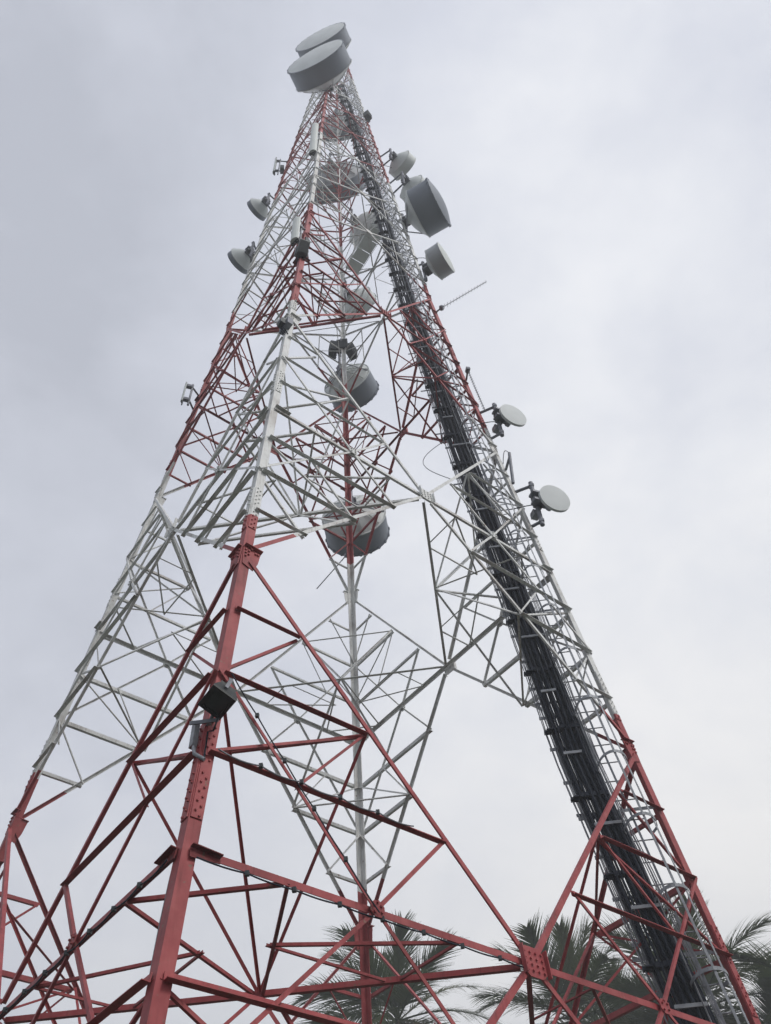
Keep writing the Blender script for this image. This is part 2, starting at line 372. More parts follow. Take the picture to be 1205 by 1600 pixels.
for i in range(len(LV)-1):
    za, zb = LV[i], LV[i+1]
    leg_lo = i % 2 == 0
    zl, zm = (za, zb) if leg_lo else (zb, za)
    big = i < 6
    if i < 3:   wd, wh, ws, t = 0.057, 0.070, 0.031, 0.007
    elif i < 6: wd, wh, ws, t = 0.058, 0.050, 0.030, 0.006
    elif i < 11: wd, wh, ws, t = 0.050, 0.038, 0.027, 0.005
    elif i < 17: wd, wh, ws, t = 0.048, 0.036, 0.026, 0.005
    else:       wd, wh, ws, t = 0.044, 0.034, 0.026, 0.005
    for f in FACES:
        n = fnorm(f, (za+zb)/2)
        for h in (-1, 1):
            P, M = fp(f, h, zl), fp(f, 0, zm)
            member(diag, P, M, n, wd, t, 0.035, 0, 0.16 if big else 0.08)
            if big:
                D = [fp(f, h*(1-k/4), zl+(zm-zl)*k/4) for k in range(5)]
                Nn = [fp(f, h, zl+(zm-zl)*k/4) for k in range(5)]
                Q = fp(f, h*0.5, zm)
                for k in (1, 2, 3):
                    hwid = wh if k > 1 else wh*0.8
                    member(horiz, Nn[k]+(D[k]-Nn[k]).normalized()*0.05, D[k], n, hwid, t, 0.012, 1)
                member(horiz, Nn[4]+(M-Nn[4]).normalized()*0.07, M, n, wh*1.0, t, 0.016, 0)
                if i < 6:                     # folded end plate where the main horizontal meets the leg
                    pe = Nn[4]+(M-Nn[4]).normalized()*0.06; qe = Nn[4]+(M-Nn[4]).normalized()*(0.34 if i < 3 else 0.25)
                    uu = (M-Nn[4]).normalized().cross(n); uu = uu if uu.z > 0 else -uu
                    def fn(mb, pe=pe, qe=qe, n=n, uu=uu):
                        mb.strip(pe+n*0.022+uu*0.02, qe+n*0.022+uu*0.0, n, uu, 0.055, 0.010)
                        mb.strip(pe+n*0.020-uu*0.07, qe+n*0.020-uu*0.05, uu, n, 0.070, 0.008)
                    zz_ = scr(pe)[2]; xx_, yy_ = scr(pe)[:2]
                    guss.append((0.05/(zz_*zz_) if 0 < xx_ < 1205 and 0 < yy_ < 1600 and zz_ > 0 else 0, fn))
                member(sec, D[1], Nn[2], n, ws*1.1, t, -0.03, 2)
                member(sec, D[2], Nn[3], n, ws, t, -0.03, 2)
                member(sec, Nn[2], Q, n, ws*1.2, t, 0.045, 0)
                member(sec, D[3], Q, n, ws*1.3, t, 0.05, 0)
                member(sec, D[2], Nn[2].lerp(Q, 0.52), n, ws*0.9, t, 0.02, 2)
            else:
                D1 = fp(f, h*0.5, (zl+zm)/2); N1 = fp(f, h, (zl+zm)/2); Q = fp(f, h*0.5, zm)
                member(horiz, N1, D1, n, wh, t, 0.012, 1)
                member(sec, D1, Q, n, ws, t, 0.02, 0)
                member(sec, N1, Q, n, ws, t, 0.026, 2)
                member(horiz, fp(f, h, zm), M, n, wh, t, 0.016, 0)
        # gussets
        if leg_lo:
            for h in (-1, 1):
                c = fp(f, h, zl); inw = (fp(f, 0, zl)-c).normalized(); up = n.cross(inw)
                if up.z < 0: up = -up
                s = 0.5 if i < 1 else 0.36 if i < 5 else 0.26 if i < 12 else 0.16
                poly = [(0.012, s*0.42), (s*0.72, s*0.36), (s*0.62, -s*0.25), (s*0.45, -s*0.72), (0.012, -s*0.55)]
                if not leg_lo or i == 0: pass
                bl = [(s*a, s*bq) for a, bq in ((.12, .22), (.12, .05), (.12, -.12), (.24, .2), (.24, .02), (.5, .2), (.6, .2), (.36, -.3), (.42, -.42), (.46, -.52))] if i < 7 else []
                plate(c+n*0.004, n, inw, up, poly, 0.012, bl, 0.016)
                if i < 8:                    # stiffener ledge on top of the gusset
                    def fn(mb, c=c, inw=inw, up=up, n=n, s=s):
                        a = c+inw*0.02+up*(s*0.43); bb_ = c+inw*(s*0.74)+up*(s*0.37)
                        mb.strip(a-n*0.02, bb_-n*0.02, n, up, 0.085, 0.010)
                    x, y, z = scr(c)
                    guss.append((s*0.15/(z*z) if 0 < x < 1205 and 0 < y < 1600 else 0, fn))
        else:
            c = fp(f, 0, zm); ux = (fp(f, 1, zm)-c).normalized(); up = n.cross(ux)
            if up.z < 0: up = -up
            s = 0.155 if i < 2 else 0.145 if i < 6 else 0.12 if i < 12 else 0.08
            poly = [(-s, s*.62), (-s*.55, s), (s*.55, s), (s, s*.62), (s, -s*.62), (s*.55, -s), (-s*.55, -s), (-s, -s*.62)]
            bl = [(s*a, s*bq) for a in (-.72, -.25, .25, .72) for bq in (-.6, -.2, .2, .6)] if i < 6 else []
            plate(c+n*0.047, n, ux, up, poly, 0.012, bl, 0.013)
            if i < 6:
                for sg in (-1, 1):           # folded edges of the plate
                    def fn(mb, c=c, ux=ux, up=up, n=n, s=s, sg=sg):
                        mb.strip(c+n*0.05+ux*(sg*s*1.01)-up*(s*0.9), c+n*0.05+ux*(sg*s*1.01)+up*(s*0.9), n, ux*sg, 0.055, 0.010)
                    x_, y_, z_ = scr(c)
                    guss.append((0.04/(z_*z_) if 0 < x_ < 1205 and 0 < y_ < 1600 and z_ > 0 else 0, fn))
            if i < 6:
                for h in (-1, 1):
                    c2 = fp(f, 0.5*h, zm); s2 = 0.085
                    poly = [(s2*math.cos(k*math.pi/4+.39), s2*math.sin(k*math.pi/4+.39)) for k in range(8)]
                    plate(c2+n*0.056, n, ux, up, poly, 0.01, [(-.04, .03), (.04, .03), (-.04, -.04), (.04, -.03), (0, .06)], 0.013)
    # bracing across the corners: plan at mid levels, hips above and below
    for nme in 'NRFL':
        fs = [f for f in FACES if nme in f]
        hs = [-1 if f[0] == nme else 1 for f in fs]
        up = Vector((0, 0, 1))
        if not leg_lo:
            M = [fp(f, 0, zm) for f in fs]; C = (M[0]+M[1])/2
            wq = ws*1.35 if big else ws
            inn = LEG[nme]
            member(plan, M[0], M[1], inn, wq*1.3 if big else wq, t, 0.0, 2, 0.1)
            if big:
                E1 = [fp(f, h*0.75, zm) for f, h in zip(fs, hs)]
                E2 = [fp(f, h*0.25, zm) for f, h in zip(fs, hs)]
                member(plan, E1[0], E1[1], inn, ws*1.2, t, -0.02, 2)
                for a in (0, 1):
                    X = E1[a].lerp(C, 0.5); G = C.lerp(M[a], 0.5)
                    member(plan, E1[a], C, inn, ws*1.1, t, -0.03, 2)
                    member(plan, X, E2[a], inn, ws, t, -0.04, 2)
                    member(plan, X, G, inn, ws*0.8, t, -0.05, 2)
                    member(plan, E2[a], G, inn, ws*0.8, t, -0.045, 2)
        if big:
            Mm = [fp(f, 0, zm) for f in fs]; C = (Mm[0]+Mm[1])/2
            D2 = [fp(f, h*0.5, (zl+zm)/2) for f, h in zip(fs, hs)]
            member(hip, D2[0], D2[1], LEG[nme], ws*1.2, t, 0.0, 2)
            for a in (0, 1):
                member(hip, D2[a], C, LEG[nme], ws*1.2, t, -0.02, 0)
            if not leg_lo:
                N3 = lp(nme, zl+(zm-zl)*0.5)
                member(hip, N3, C, LEG[nme].cross(Vector((0, 0, 1))), ws, t, 0.0, 0)
        elif i < 17:
            Mm = [fp(f, 0, zm) for f in fs]; C = (Mm[0]+Mm[1])/2
            member(hip, lp(nme, zl), C, LEG[nme].cross(Vector((0, 0, 1))), ws*0.9, t, 0.0, 0)
ranked('diagonal_brace', diag, PAINT, tower)
ranked('horizontal_brace', horiz, PAINT, tower)
ranked('secondary_brace', sec, PAINT, tower)
ranked('plan_brace', plan, PAINT, tower)
ranked('hip_brace', hip, PAINT, tower)
ranked('gusset_plate', guss, PAINT, tower)
tb = MB()
zt = 65.6; a = hw(zt)
for s in (-1, 1):
    tb.strip(Vector((-a, s*a*0.3, zt)), Vector((a, s*a*0.3, zt)), Vector((0, 1, 0)), Vector((0, 0, 1)), 0.06, 0.06)
tb.tube([(0, 0, zt), (0, 0, zt+1.6)], 0.02, 6)
tb.build('top_frame', PAINT, tower)

# ------------------------------------------------------------------ cable ladder, feeder cables, caged ladder
def corner(z, dx, dy): return Vector((hw(z)+dx, dy, z))
def cab_dx(z):
    zz = [0.0, 5.6, 9.7, 18.1, 26.6, 40, 58]; dd = [-0.48, -0.74, -0.92, -0.79, -0.72, -0.72, -0.85]
    for i in range(len(zz)-1):
        if z <= zz[i+1]: return dd[i]+(dd[i+1]-dd[i])*max(0, (z-zz[i]))/(zz[i+1]-zz[i])
    return dd[-1]
def cab(z, dx=0, dy=0): return Vector((hw(z)+cab_dx(z)+dx, dy, z))
ZS = [0.0, 3, 5.6, 7.6, LV[2], 13, 18.1, 22, Z5, 34, 42, 50, 57.5]
cl = thing('cable_ladder', cab(0), 'grey steel cable ladder carrying the thick bundle of black feeder cables up the tower', 'cable ladder')
for s in (-1, 1):
    b = MB()
    for za, zb in zip(ZS[:-1], ZS[1:]):
        b.angle(cab(za, s*0.235, 0.06), cab(zb, s*0.235, 0.06), Vector((-s, 0, 0)), Vector((0, -1, 0)), 0.05, 0.006)
    b.build('rail', GALV, cl)
items = []
z = 1.2; ci = 0
while z < 57:
    def fn(mb, z=z):
        mb.strip(cab(z, -0.34, 0.05), cab(z, 0.27, 0.05), Vector((0, 0, 1)), Vector((0, -1, 0)), 0.05, 0.02)
    items.append((1/((cab(z)-CAM).length**2), fn))
    z += 0.62
ranked('rung', items, GALV, cl)
items = []
z = 1.5
while z < 57:
    def fn(mb, z=z, k=random.random()):
        mb.strip(cab(z, -0.31, -0.03), cab(z, 0.20, -0.03), Vector((0, 0, 1)), Vector((0, -1, 0)), 0.02, 0.09)
        for s in range(-3, 4):
            if random.random() < 0.8:
                c = cab(z, s*0.058+jit(.008), -0.10+jit(.02))
                mb.box(c, Vector((0.03, 0, 0)), Vector((0, 0.05, 0)), Vector((0, 0, 0.035)))
        mb.box(cab(z, -0.29, -0.04), Vector((0.06, 0, 0)), Vector((0, 0.035, 0)), Vector((0, 0, 0.025)))
    items.append((1/((cab(z)-CAM).length**2), fn)); z += 1.24
ranked('cable_clamp', items, BLACK, cl)
items = []
z = 2.2
while z < 57:
    def fn(mb, z=z):
        mb.strip(cab(z, -0.20, -0.17), cab(z, 0.10+random.uniform(-.1, .15), -0.17), Vector((0, 0, 1)), Vector((0, -1, 0)), 0.045, 0.02)
    items.append((1/((cab(z)-CAM).length**2), fn)); z += 1.24
ranked('cross_strap', items, GALV, cl)

fz = [0.3]
while fz[-1] < 56: fz.append(fz[-1]+1.24*0.5)
slots = [(-0.205+0.0317*k+0.012*math.sin(k*2.1), -0.03-0.03*(k % 2)) for k in range(14)] + [(-0.185+0.06*k+0.015*math.sin(k*3.3), -0.10) for k in range(7)] + [(-0.13+0.09*k, -0.135) for k in range(4)]
for k, (dx, dy) in enumerate(slots):
    top = random.uniform(20, 57) if k % 3 else 57
    r = random.choice((0.013, 0.018, 0.022))
    pts = [cab(zz, dx+jit(0.010), dy+jit(0.013)) for zz in fz if zz < top]
    b = MB(); b.tube(pts, r, 6); o = b.build('feeder_cable', BLACK, None, pts[0])
    tag(o, 'thick black feeder cable running up in the bundle on the cable ladder', 'cable', 'black feeder cables')
for k in range(9):
    dx = -0.33+0.018*k if k < 5 else 0.27+0.025*(k-5); dy = 0.0+jit(.05)
    top = random.uniform(18, 50)
    pts = [cab(zz, dx+jit(0.012), dy+jit(0.012)) for zz in fz if zz < top]
    b = MB(); b.tube(pts, 0.008, 5); o = b.build('thin_cable', GREYC, None, pts[0])
    tag(o, 'thin grey cable running up beside the black feeder bundle', 'cable', 'thin grey cables')

def lad(z, dx=0, dy=0): return Vector((hw(z)-0.49*min(1, 0.6+hw(z)/8)*(1 if z > 9.7 else 0.72+0.28*max(z-1, 0)/8.7)+dx, dy-0.02, z))
cg = thing('caged_ladder', lad(0), 'grey climbing ladder with round safety hoops inside the right hand leg', 'ladder')
for s in (-1, 1):
    b = MB()
    for za, zb in zip(ZS[:-1], ZS[1:]):
        b.strip(lad(za, s*0.165, 0.02), lad(zb, s*0.165, 0.02), Vector((0, -1, 0)), Vector((s, 0, 0)), 0.055, 0.012)
    b.build('rail', GALV, cg)
items = []; z = 0.6
while z < 57:
    items.append((1/((lad(z)-CAM).length**2), (lambda mb, z=z: mb.tube([lad(z, -0.165), lad(z, 0.165)], 0.010, 5)))); z += 0.33
ranked('rung', items, GALV, cg)
items = []; z = 3.0
def hoop_pt(z, a): return lad(z, 0.335*math.sin(a), -0.36+0.36*math.cos(a)*1.0-0.02)
HA = [R(-150+300*k/16+180) for k in range(17)]
def hoop(mb, z):
    pts = [lad(z, -0.165, 0.0)] + [lad(z, -0.225*math.cos(math.pi*k/14), -0.16-0.40*math.sin(math.pi*k/14)) for k in range(15)] + [lad(z, 0.165, 0.0)]
    for p, q in zip(pts[:-1], pts[1:]):
        mb.strip(p, q, Vector((0, 0, 1)), (q-p).normalized().cross(Vector((0, 0, 1))), 0.045, 0.007)
while z < 57:
    items.append((1/((lad(z)-CAM).length**2), (lambda mb, z=z: hoop(mb, z)))); z += 1.05
ranked('safety_hoop', items, GALV, cg)
for k in (1, 4, 7, 10, 13):
    b = MB(); a = math.pi*k/14
    for za, zb in zip(ZS[:-1], ZS[1:]):
        if zb < 3.5: continue
        za = max(za, 3.0)
        p = lad(za, -0.215*math.cos(a), -0.16-0.39*math.sin(a)); q = lad(zb, -0.215*math.cos(a), -0.16-0.39*math.sin(a))
        b.strip(p, q, Vector((math.sin(a), -math.cos(a), 0)).normalized(), Vector((math.cos(a), math.sin(a), 0)), 0.032, 0.006)
    b.build('cage_strap', GALV, cg)
items = []; z = 2.4
while z < 57:
    def fn(mb, z=z):
        mb.strip(lad(z, -0.75, 0.06), lad(z, 0.40, 0.06), Vector((0, 0, 1)), Vector((0, 1, 0)), 0.05, 0.008)
    items.append((1/((lad(z)-CAM).length**2), fn)); z += 2.1
ranked('stand_off', items, GALV, cg)

# ------------------------------------------------------------------ dish antennas
def nearest_leg(p):
    return min('NRFL', key=lambda n: (lp(n, p.z)-p).length)
def dish(P, az, tilt, dia, drum, bowl, label, front=RADOME, side=SHROUD, back=DISH, leg=None, pipe=1.2, radio=False, struts=True, dome=0.05, ref='front', ribs=False, side_off=0.0):
    """P: centre of the front rim. The axis points along azimuth az (degrees from +x), tilt up."""
    ax = Vector((math.cos(R(az))*math.cos(R(tilt)), math.sin(R(az))*math.cos(R(tilt)), math.sin(R(tilt))))
    P = Vector(P); r = dia/2
    V = P - ax*(drum+bowl)                   # vertex at the back
    leg = leg or nearest_leg(V)
    o = thing('dish_antenna', V, label, 'dish antenna', 'dish antennas on the tower')
    b = MB(); n = 48
    prof = [(0.0, 0.02)] + [(bowl*(k/8)**2, r*0.98*k/8) for k in range(1, 9)]
    b.lathe(V, ax, [(p[0], p[1]) for p in prof], n)
    b.lathe(V, ax, [(bowl-0.015, r*0.975), (bowl-0.015, r*1.02), (bowl+0.02, r*1.02)], n, False)
    b.lathe(V, ax, [(-0.06, 0.0), (-0.06, r*0.2), (0.03, r*0.22)], 20, False)
    rf = b.build('reflector', back, o)
    if ribs:
        u = ax.cross(Vector((0, 0, 1))).normalized(); w = u.cross(ax)
        for k in range(10):
            a = 2*math.pi*k/10; rd = u*math.cos(a)+w*math.sin(a); rb = MB()
            pts = [V+ax*(bowl*(q/5)**2-0.03)+rd*(r*0.97*q/5) for q in range(1, 6)]
            for p1, p2 in zip(pts[:-1], pts[1:]):
                rb.strip(p1, p2, -ax, ax.cross(rd), 0.05, 0.03)
            rb.build('rib', back, rf)
    b = MB()
    if drum > 0.02:
        b.lathe(V, ax, [(bowl+0.02, r), (bowl+drum, r)], n)
        b.lathe(V, ax, [(bowl+drum-0.04, r*1.0), (bowl+drum-0.04, r*1.025), (bowl+drum+0.01, r*1.025), (bowl+drum+0.01, r*0.98)], n, False)
        if dia > 1.4:                         # clamps round the rim
            u = ax.cross(Vector((0, 0, 1))).normalized(); w = u.cross(ax)
            for k in range(20):
                a = 2*math.pi*(k+.3)/20; rd = u*math.cos(a)+w*math.sin(a); tg = ax.cross(rd)
                b.box(V+ax*(bowl+drum-0.02)+rd*(r*1.025), rd*0.018, tg*0.035, ax*0.04)
        b.build('shroud', side, o)
    else:
        b.lathe(V, ax, [(bowl, r*0.985), (bowl, r*1.015), (bowl+0.05, r*1.015), (bowl+0.05, r*0.97)], n, False)
        b.build('rim', side, o)
    fr = bowl+drum+(0.012 if drum > 0.02 else 0.05)
    b = MB(); b.lathe(V, ax, [(fr, r*0.985)] + [(fr+dome*dia*(1-(k/8)**2), r*0.985*k/8) for k in range(7, -1, -1)], n)
    b.build('radome', front, o)
    # mount: pipe behind the dish, arms to the tower leg, clamp plate
    hz = Vector((ax.x, ax.y, 0)).normalized()
    tg = Vector((-hz.y, hz.x, 0))
    pc = V - hz*((0.16 if not side_off else 0.04)+0.03*dia) + tg*side_off; b = MB()
    b.tube([pc+Vector((0, 0, -pipe/2)), pc+Vector((0, 0, pipe/2))], 0.05 if dia < 2 else 0.065, 10)
    b.build('mount_pipe', DGALV, o)
    for s in (-0.42, 0.42):
        a = pc+Vector((0, 0, s*pipe)); e = lp(leg, a.z); d = (e-a)
        b = MB(); b.tube([a, e + d.normalized()*0.03], 0.035, 8); b.box(a, Vector((0.055, 0, 0)), Vector((0, 0.055, 0)), Vector((0, 0, 0.03)))
        b.build('mount_arm', DGALV, o)
    b = MB()
    if side_off: b.tube([pc+Vector((0, 0, .1)), V+hz*0.02+Vector((0, 0, 0.03))], 0.045, 8); b.tube([pc-Vector((0, 0, .08)), V+hz*0.02-Vector((0, 0, 0.03))], 0.035, 8)
    b.box(pc+hz*0.05, hz*0.08, tg*0.09, Vector((0, 0, 0.16)))
    b.box(pc+hz*0.12+Vector((0, 0, 0.13)), hz*0.10, tg*0.16, Vector((0, 0, 0.03)))
    b.box(pc+hz*0.12-Vector((0, 0, 0.13)), hz*0.10, tg*0.16, Vector((0, 0, 0.03)))
    b.build('bracket', DGALV, o)
    if radio:
        b = MB(); c = pc-hz*0.14-Vector((0, 0, 0.22))
        b.box(c, hz*0.07, tg*0.07, Vector((0, 0, 0.09)))
        for k in range(5): b.box(c-hz*0.08+tg*(-0.06+0.03*k), hz*0.012, tg*0.005, Vector((0, 0, 0.08)))
        b.build('radio_unit', GALV, o)
        b = MB(); b.lathe(V-hz*0.02-Vector((0, 0, 0.02)), hz, [(-.10, 0), (-.10, .065), (.03, .08), (.03, 0)], 16, False); b.build('feed_drum', GALV, o)
    if struts and dia > 1.3:
        for s in (-1, 1):
            b = MB(); a = V+ax*bowl+tg*(s*r*0.95); e = lp(leg, V.z-1.1)
            b.tube([a, e], 0.022, 6); b.build('side_strut', DGALV, o)
    return o
def at(x, y, plane, val):                    # where a sight line meets a plane x, y or z = val
    d = pxray(x, y); i = 'xyz'.index(plane); return CAM + d*((val-CAM[i])/d[i])

# the two large shrouded dishes at the top
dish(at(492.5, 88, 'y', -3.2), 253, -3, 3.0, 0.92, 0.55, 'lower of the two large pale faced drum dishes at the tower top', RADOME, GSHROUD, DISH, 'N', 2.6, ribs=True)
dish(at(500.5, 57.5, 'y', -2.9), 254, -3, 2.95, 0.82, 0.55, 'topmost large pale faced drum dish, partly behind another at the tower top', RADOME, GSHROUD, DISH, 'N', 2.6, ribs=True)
# along the right hand leg
dish(at(634, 264, 'y', 0.5), 52, 0, 1.25, 0.42, 0.30, 'pale drum dish turned away, highest one beside the right hand leg', RADOME, DISH, DISH, 'R', 1.5, struts=False)
dish(at(686, 316, 'y', -0.5), 338, 0, 1.85, 0.86, 0.42, 'large dark grey drum dish pointing right from the right hand leg', GSHROUD, GSHROUD, DISH, 'R', 1.8, dome=0.09)  # front dome coloured dark grey to carry the shade of its unlit underside
dish(at(650, 300, 'y', 0.3), 55, 0, 1.2, 0.30, 0.28, 'pale dish half hidden behind the large dark grey drum dish', RADOME, DISH, DISH, 'R', 1.5, struts=False)
dish(at(697, 402, 'y', -0.4), 334, 0, 1.08, 0.46, 0.18, 'mid grey drum dish with white face on the right above the long yagi antenna', PANEL, SHROUD, DISH, 'R', 1.5)
dish(at(801, 650, 'y', -0.17), 302, -5, 0.71, 0.0, 0.17, 'small round open dish with its pale face showing, upper of two on the right', RADOME, DISH, DISH, 'R', 1.4, True, dome=0.02, side_off=-0.27)
dish(at(866, 780, 'y', -0.17), 297, -9, 0.69, 0.0, 0.17, 'small round open dish with its pale face showing, lower of two on the right', RADOME, DISH, DISH, 'R', 1.45, True, dome=0.02, side_off=-0.30)
# along the left hand leg
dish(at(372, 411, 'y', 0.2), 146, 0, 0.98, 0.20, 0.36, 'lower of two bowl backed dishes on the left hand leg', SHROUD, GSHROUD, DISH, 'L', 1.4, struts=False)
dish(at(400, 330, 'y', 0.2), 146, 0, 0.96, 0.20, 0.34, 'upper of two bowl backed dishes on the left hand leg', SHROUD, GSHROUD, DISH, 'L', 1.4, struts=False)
# behind the rear leg, pointing away
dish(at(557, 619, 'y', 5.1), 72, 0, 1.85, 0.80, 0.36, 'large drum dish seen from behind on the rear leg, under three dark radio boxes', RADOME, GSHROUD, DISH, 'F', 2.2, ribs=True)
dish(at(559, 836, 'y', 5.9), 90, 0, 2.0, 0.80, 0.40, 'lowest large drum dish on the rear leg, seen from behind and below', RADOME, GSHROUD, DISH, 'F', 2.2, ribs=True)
dish(at(562, 482, 'y', 4.1), 62, 0, 1.7, 0.40, 0.35, 'pale drum dish on the rear leg, just above the red cross braces', RADOME, DISH, DISH, 'F', 2.0, struts=False)
dish(at(580, 365, 'y', 3.6), 50, 0, 1.9, 0.55, 0.45, 'pale drum dish seen through the white upper lattice of the tower', RADOME, DISH, DISH, 'F', 2.0, struts=False)
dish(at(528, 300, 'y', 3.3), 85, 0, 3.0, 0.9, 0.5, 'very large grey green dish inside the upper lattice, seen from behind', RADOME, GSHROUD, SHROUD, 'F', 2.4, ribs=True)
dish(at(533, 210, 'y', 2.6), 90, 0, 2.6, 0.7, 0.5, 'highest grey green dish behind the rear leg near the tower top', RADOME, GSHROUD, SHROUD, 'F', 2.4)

# ------------------------------------------------------------------ panel antennas and radio boxes
def panel(P, az, h, w, d, label, leg, m=PANEL, lean=0.0, radio=None, name='panel_antenna', cat='antenna'):
    P = Vector(P); f = Vector((math.cos(R(az)), math.sin(R(az)), 0)); s = Vector((-f.y, f.x, 0)); up = (Vector((0, 0, 1))+f*lean).normalized()
    o = thing(name, P-up*(h/2), label, cat)
    b = MB(); k = 8; ring = []
    for sg in (-1, 1):
        pts = [P+up*(sg*h/2)+s*(w/2*math.cos(a))+f*(d*0.9*math.sin(a)) for a in [math.pi*j/k for j in range(k+1)]]
        ring.append(pts)
    b.prism(ring[0], up, h); b.build('body', m, o)
    b = MB(); b.box(P-up*(h/2+0.02), s*(w*0.46), f*(d*0.3), up*0.03)
    for j in (-1, 0, 1): b.tube([P-up*(h/2+0.03)+s*(w*0.28*j), P-up*(h/2+0.12)+s*(w*0.28*j)], 0.018, 6)
    b.build('end_cap', DARK, o)
    pb = P-f*0.16; b = MB(); b.tube([pb-up*(h*0.62), pb+up*(h*0.5)], 0.03, 8); b.build('mount_pipe', GALV, o)
    for q in (-0.36, 0.36):
        c = pb+up*(h*q); b = MB(); b.box(c+f*0.08, f*0.09, s*0.05, up*0.05)
        e = lp(leg, c.z); b.tube([c, e], 0.028, 6); b.build('bracket', DGALV, o)
    if radio:
        b = MB(); c = pb-up*(h*0.25)-f*0.14; b.box(c, f*0.07, s*0.14, up*0.2)
        for j in range(6): b.box(c-f*0.08+s*(-0.12+0.048*j), f*0.02, s*0.006, up*0.18)
        b.build('radio_unit', DARK, o)
    return o
panel(at(491, 217, 'y', -2.7), 255, 3.6, 0.30, 0.14, 'long white panel antenna on the front leg high in the tower', 'N', PANEL, 0.0, True)
panel(at(463, 361, 'y', -3.6), 235, 1.5, 0.28, 0.12, 'short white panel antenna on the front leg above the slanted dark radio box', 'N', PANEL, 0.0, True)
panel(at(431, 259, 'y', -0.1), 190, 2.0, 0.22, 0.10, 'white panel antenna with dark radio box on the left hand leg', 'L', PANEL, 0.0, True)
panel(at(289, 613, 'y', -0.35), 205, 0.95, 0.12, 0.06, 'slim white panel antenna held on two arms off the left hand leg', 'L', PANEL, 0.0)

def radio_box(P, az, h, w, d, label, tiltx=0.0, name='radio_box', lid=None, group=None, leg=None):
    P = Vector(P); f = Vector((math.cos(R(az))*math.cos(tiltx), math.sin(R(az))*math.cos(tiltx), math.sin(tiltx)))
    s = Vector((-math.sin(R(az)), math.cos(R(az)), 0)); up = f.cross(s)
    if up.z < 0: up = -up
    o = thing(name, P-up*(h/2), label, 'radio unit', group)
    b = MB(); b.box(P, f*(d/2), s*(w/2), up*(h/2)); b.build('housing', DARK, o)
    b = MB()
    for j in range(9): b.box(P+f*(d/2+0.012)+s*(w*(-0.44+0.11*j)), f*0.014, s*0.006, up*(h*0.46))
    b.build('cooling_fins', DARK, o)
    b = MB(); b.box(P+up*(h/2+0.012), f*(d*0.45), s*(w*0.48), up*0.012); b.build('sun_cover', lid or GALV, o)
    b = MB()
    for j in (-1, 0, 1): b.tube([P-up*(h/2)+s*(w*0.3*j), P-up*(h/2+0.14)+s*(w*0.3*j), P-up*(h/2+0.26)-f*0.12+s*(w*0.2*j)], 0.012, 5)
    b.build('cable_tail', BLACK, o)
    if leg:
        b = MB(); e = lp(leg, P.z); b.tube([P, e], 0.035, 8); b.box(P.lerp(e, 0.75), f*0.06, s*0.16, up*0.12); b.build('bracket', DGALV, o)
    return o
radio_box(at(473, 390, 'y', -3.75), 300, 0.42, 0.25, 0.22, 'slanted dark radio box with pale lid on the red part of the front leg', -0.45, lid=PANEL, leg='N')
radio_box(at(442, 506, 'y', -4.2), 225, 0.18, 0.16, 0.12, 'dark junction box on the white gusset of the front leg', leg='N')
for (x, y, az, lb) in ((521, 546, 200, 'left one of three dark radio boxes round the rear leg'), (549, 549, 340, 'right one of three dark radio boxes round the rear leg'), (535, 541, 270, 'middle one of three dark radio boxes round the rear leg')):
    radio_box(at(x, y, 'y', 3.2 if az != 270 else 3.0), az, 0.62, 0.40, 0.26, lb, 0.0, group='radio boxes on the rear leg', leg='F')
radio_box(at(574.5, 181, 'y', -0.2), 330, 0.7, 0.34, 0.26, 'small dark radio box near the tower top on the right hand leg', leg='R')

# ------------------------------------------------------------------ yagi antennas and whips
def yagi(p, q, label, ne=11, l0=0.34, l1=0.24, evec=(0, 0, 1), leg='R', boom=0.016):
    p, q = Vector(p), Vector(q); d = (q-p).normalized(); ev = Vector(evec); ev = (ev-d*ev.dot(d)).normalized()
    o = thing('yagi_antenna', p, label, 'antenna')
    b = MB(); b.tube([p, q], boom, 6); b.build('boom', GALV, o)
    for k in range(ne):
        c = p.lerp(q, 0.06+0.93*k/(ne-1)); l = l0+(l1-l0)*k/(ne-1)
        b = MB(); b.tube([c-ev*l/2, c+ev*l/2], 0.006, 5); b.build('element', GALV, o)
    b = MB(); e = lp(leg, p.z); b.tube([p, e], 0.025, 6); b.box(p, d*0.05, ev*0.07, d.cross(ev)*0.05); b.build('clamp', DGALV, o)
    return o
yagi(at(690, 481, 'y', -0.1), at(760, 440, 'y', 0.3), 'long thin yagi antenna jutting out to the right of the tower', 15, 0.16, 0.11, (0.2, 1, 0.3), 'R')
yagi(at(541, 868, 'y', 4.6), at(495, 920, 'y', 5.0), 'thin yagi antenna hanging out below the lowest rear dish', 11, 0.14, 0.10, (0.4, 0, 1), 'F')
yagi(at(731, 578, 'y', -0.3), at(757, 640, 'y', -0.3), 'upright yagi antenna with many short rods close to the right hand leg', 18, 0.12, 0.12, (0.3, -1, 0), 'R', 0.01)
w0 = at(796, 708, 'y', -0.35); w1 = at(802, 755, 'y', -0.35)
o = thing('whip_antenna', w1, 'short grey pipe antenna with a looped cable between the two small dishes', 'antenna')
b = MB(); b.tube([w1, w0], 0.035, 8); b.build('pipe', DGALV, o)
b = MB(); c = w0.lerp(w1, 0.12); b.tube([c, lp('R', c.z)], 0.03, 6); b.build('arm', DGALV, o)
b = MB(); pts = []
for k in range(13):
    f = k/12; p = w0.lerp(lp('R', w0.z+0.1), f); p.z += 0.28*math.sin(math.pi*f); pts.append(p)
b.tube(pts, 0.01, 5); b.build('cable_loop', GREYC, o)

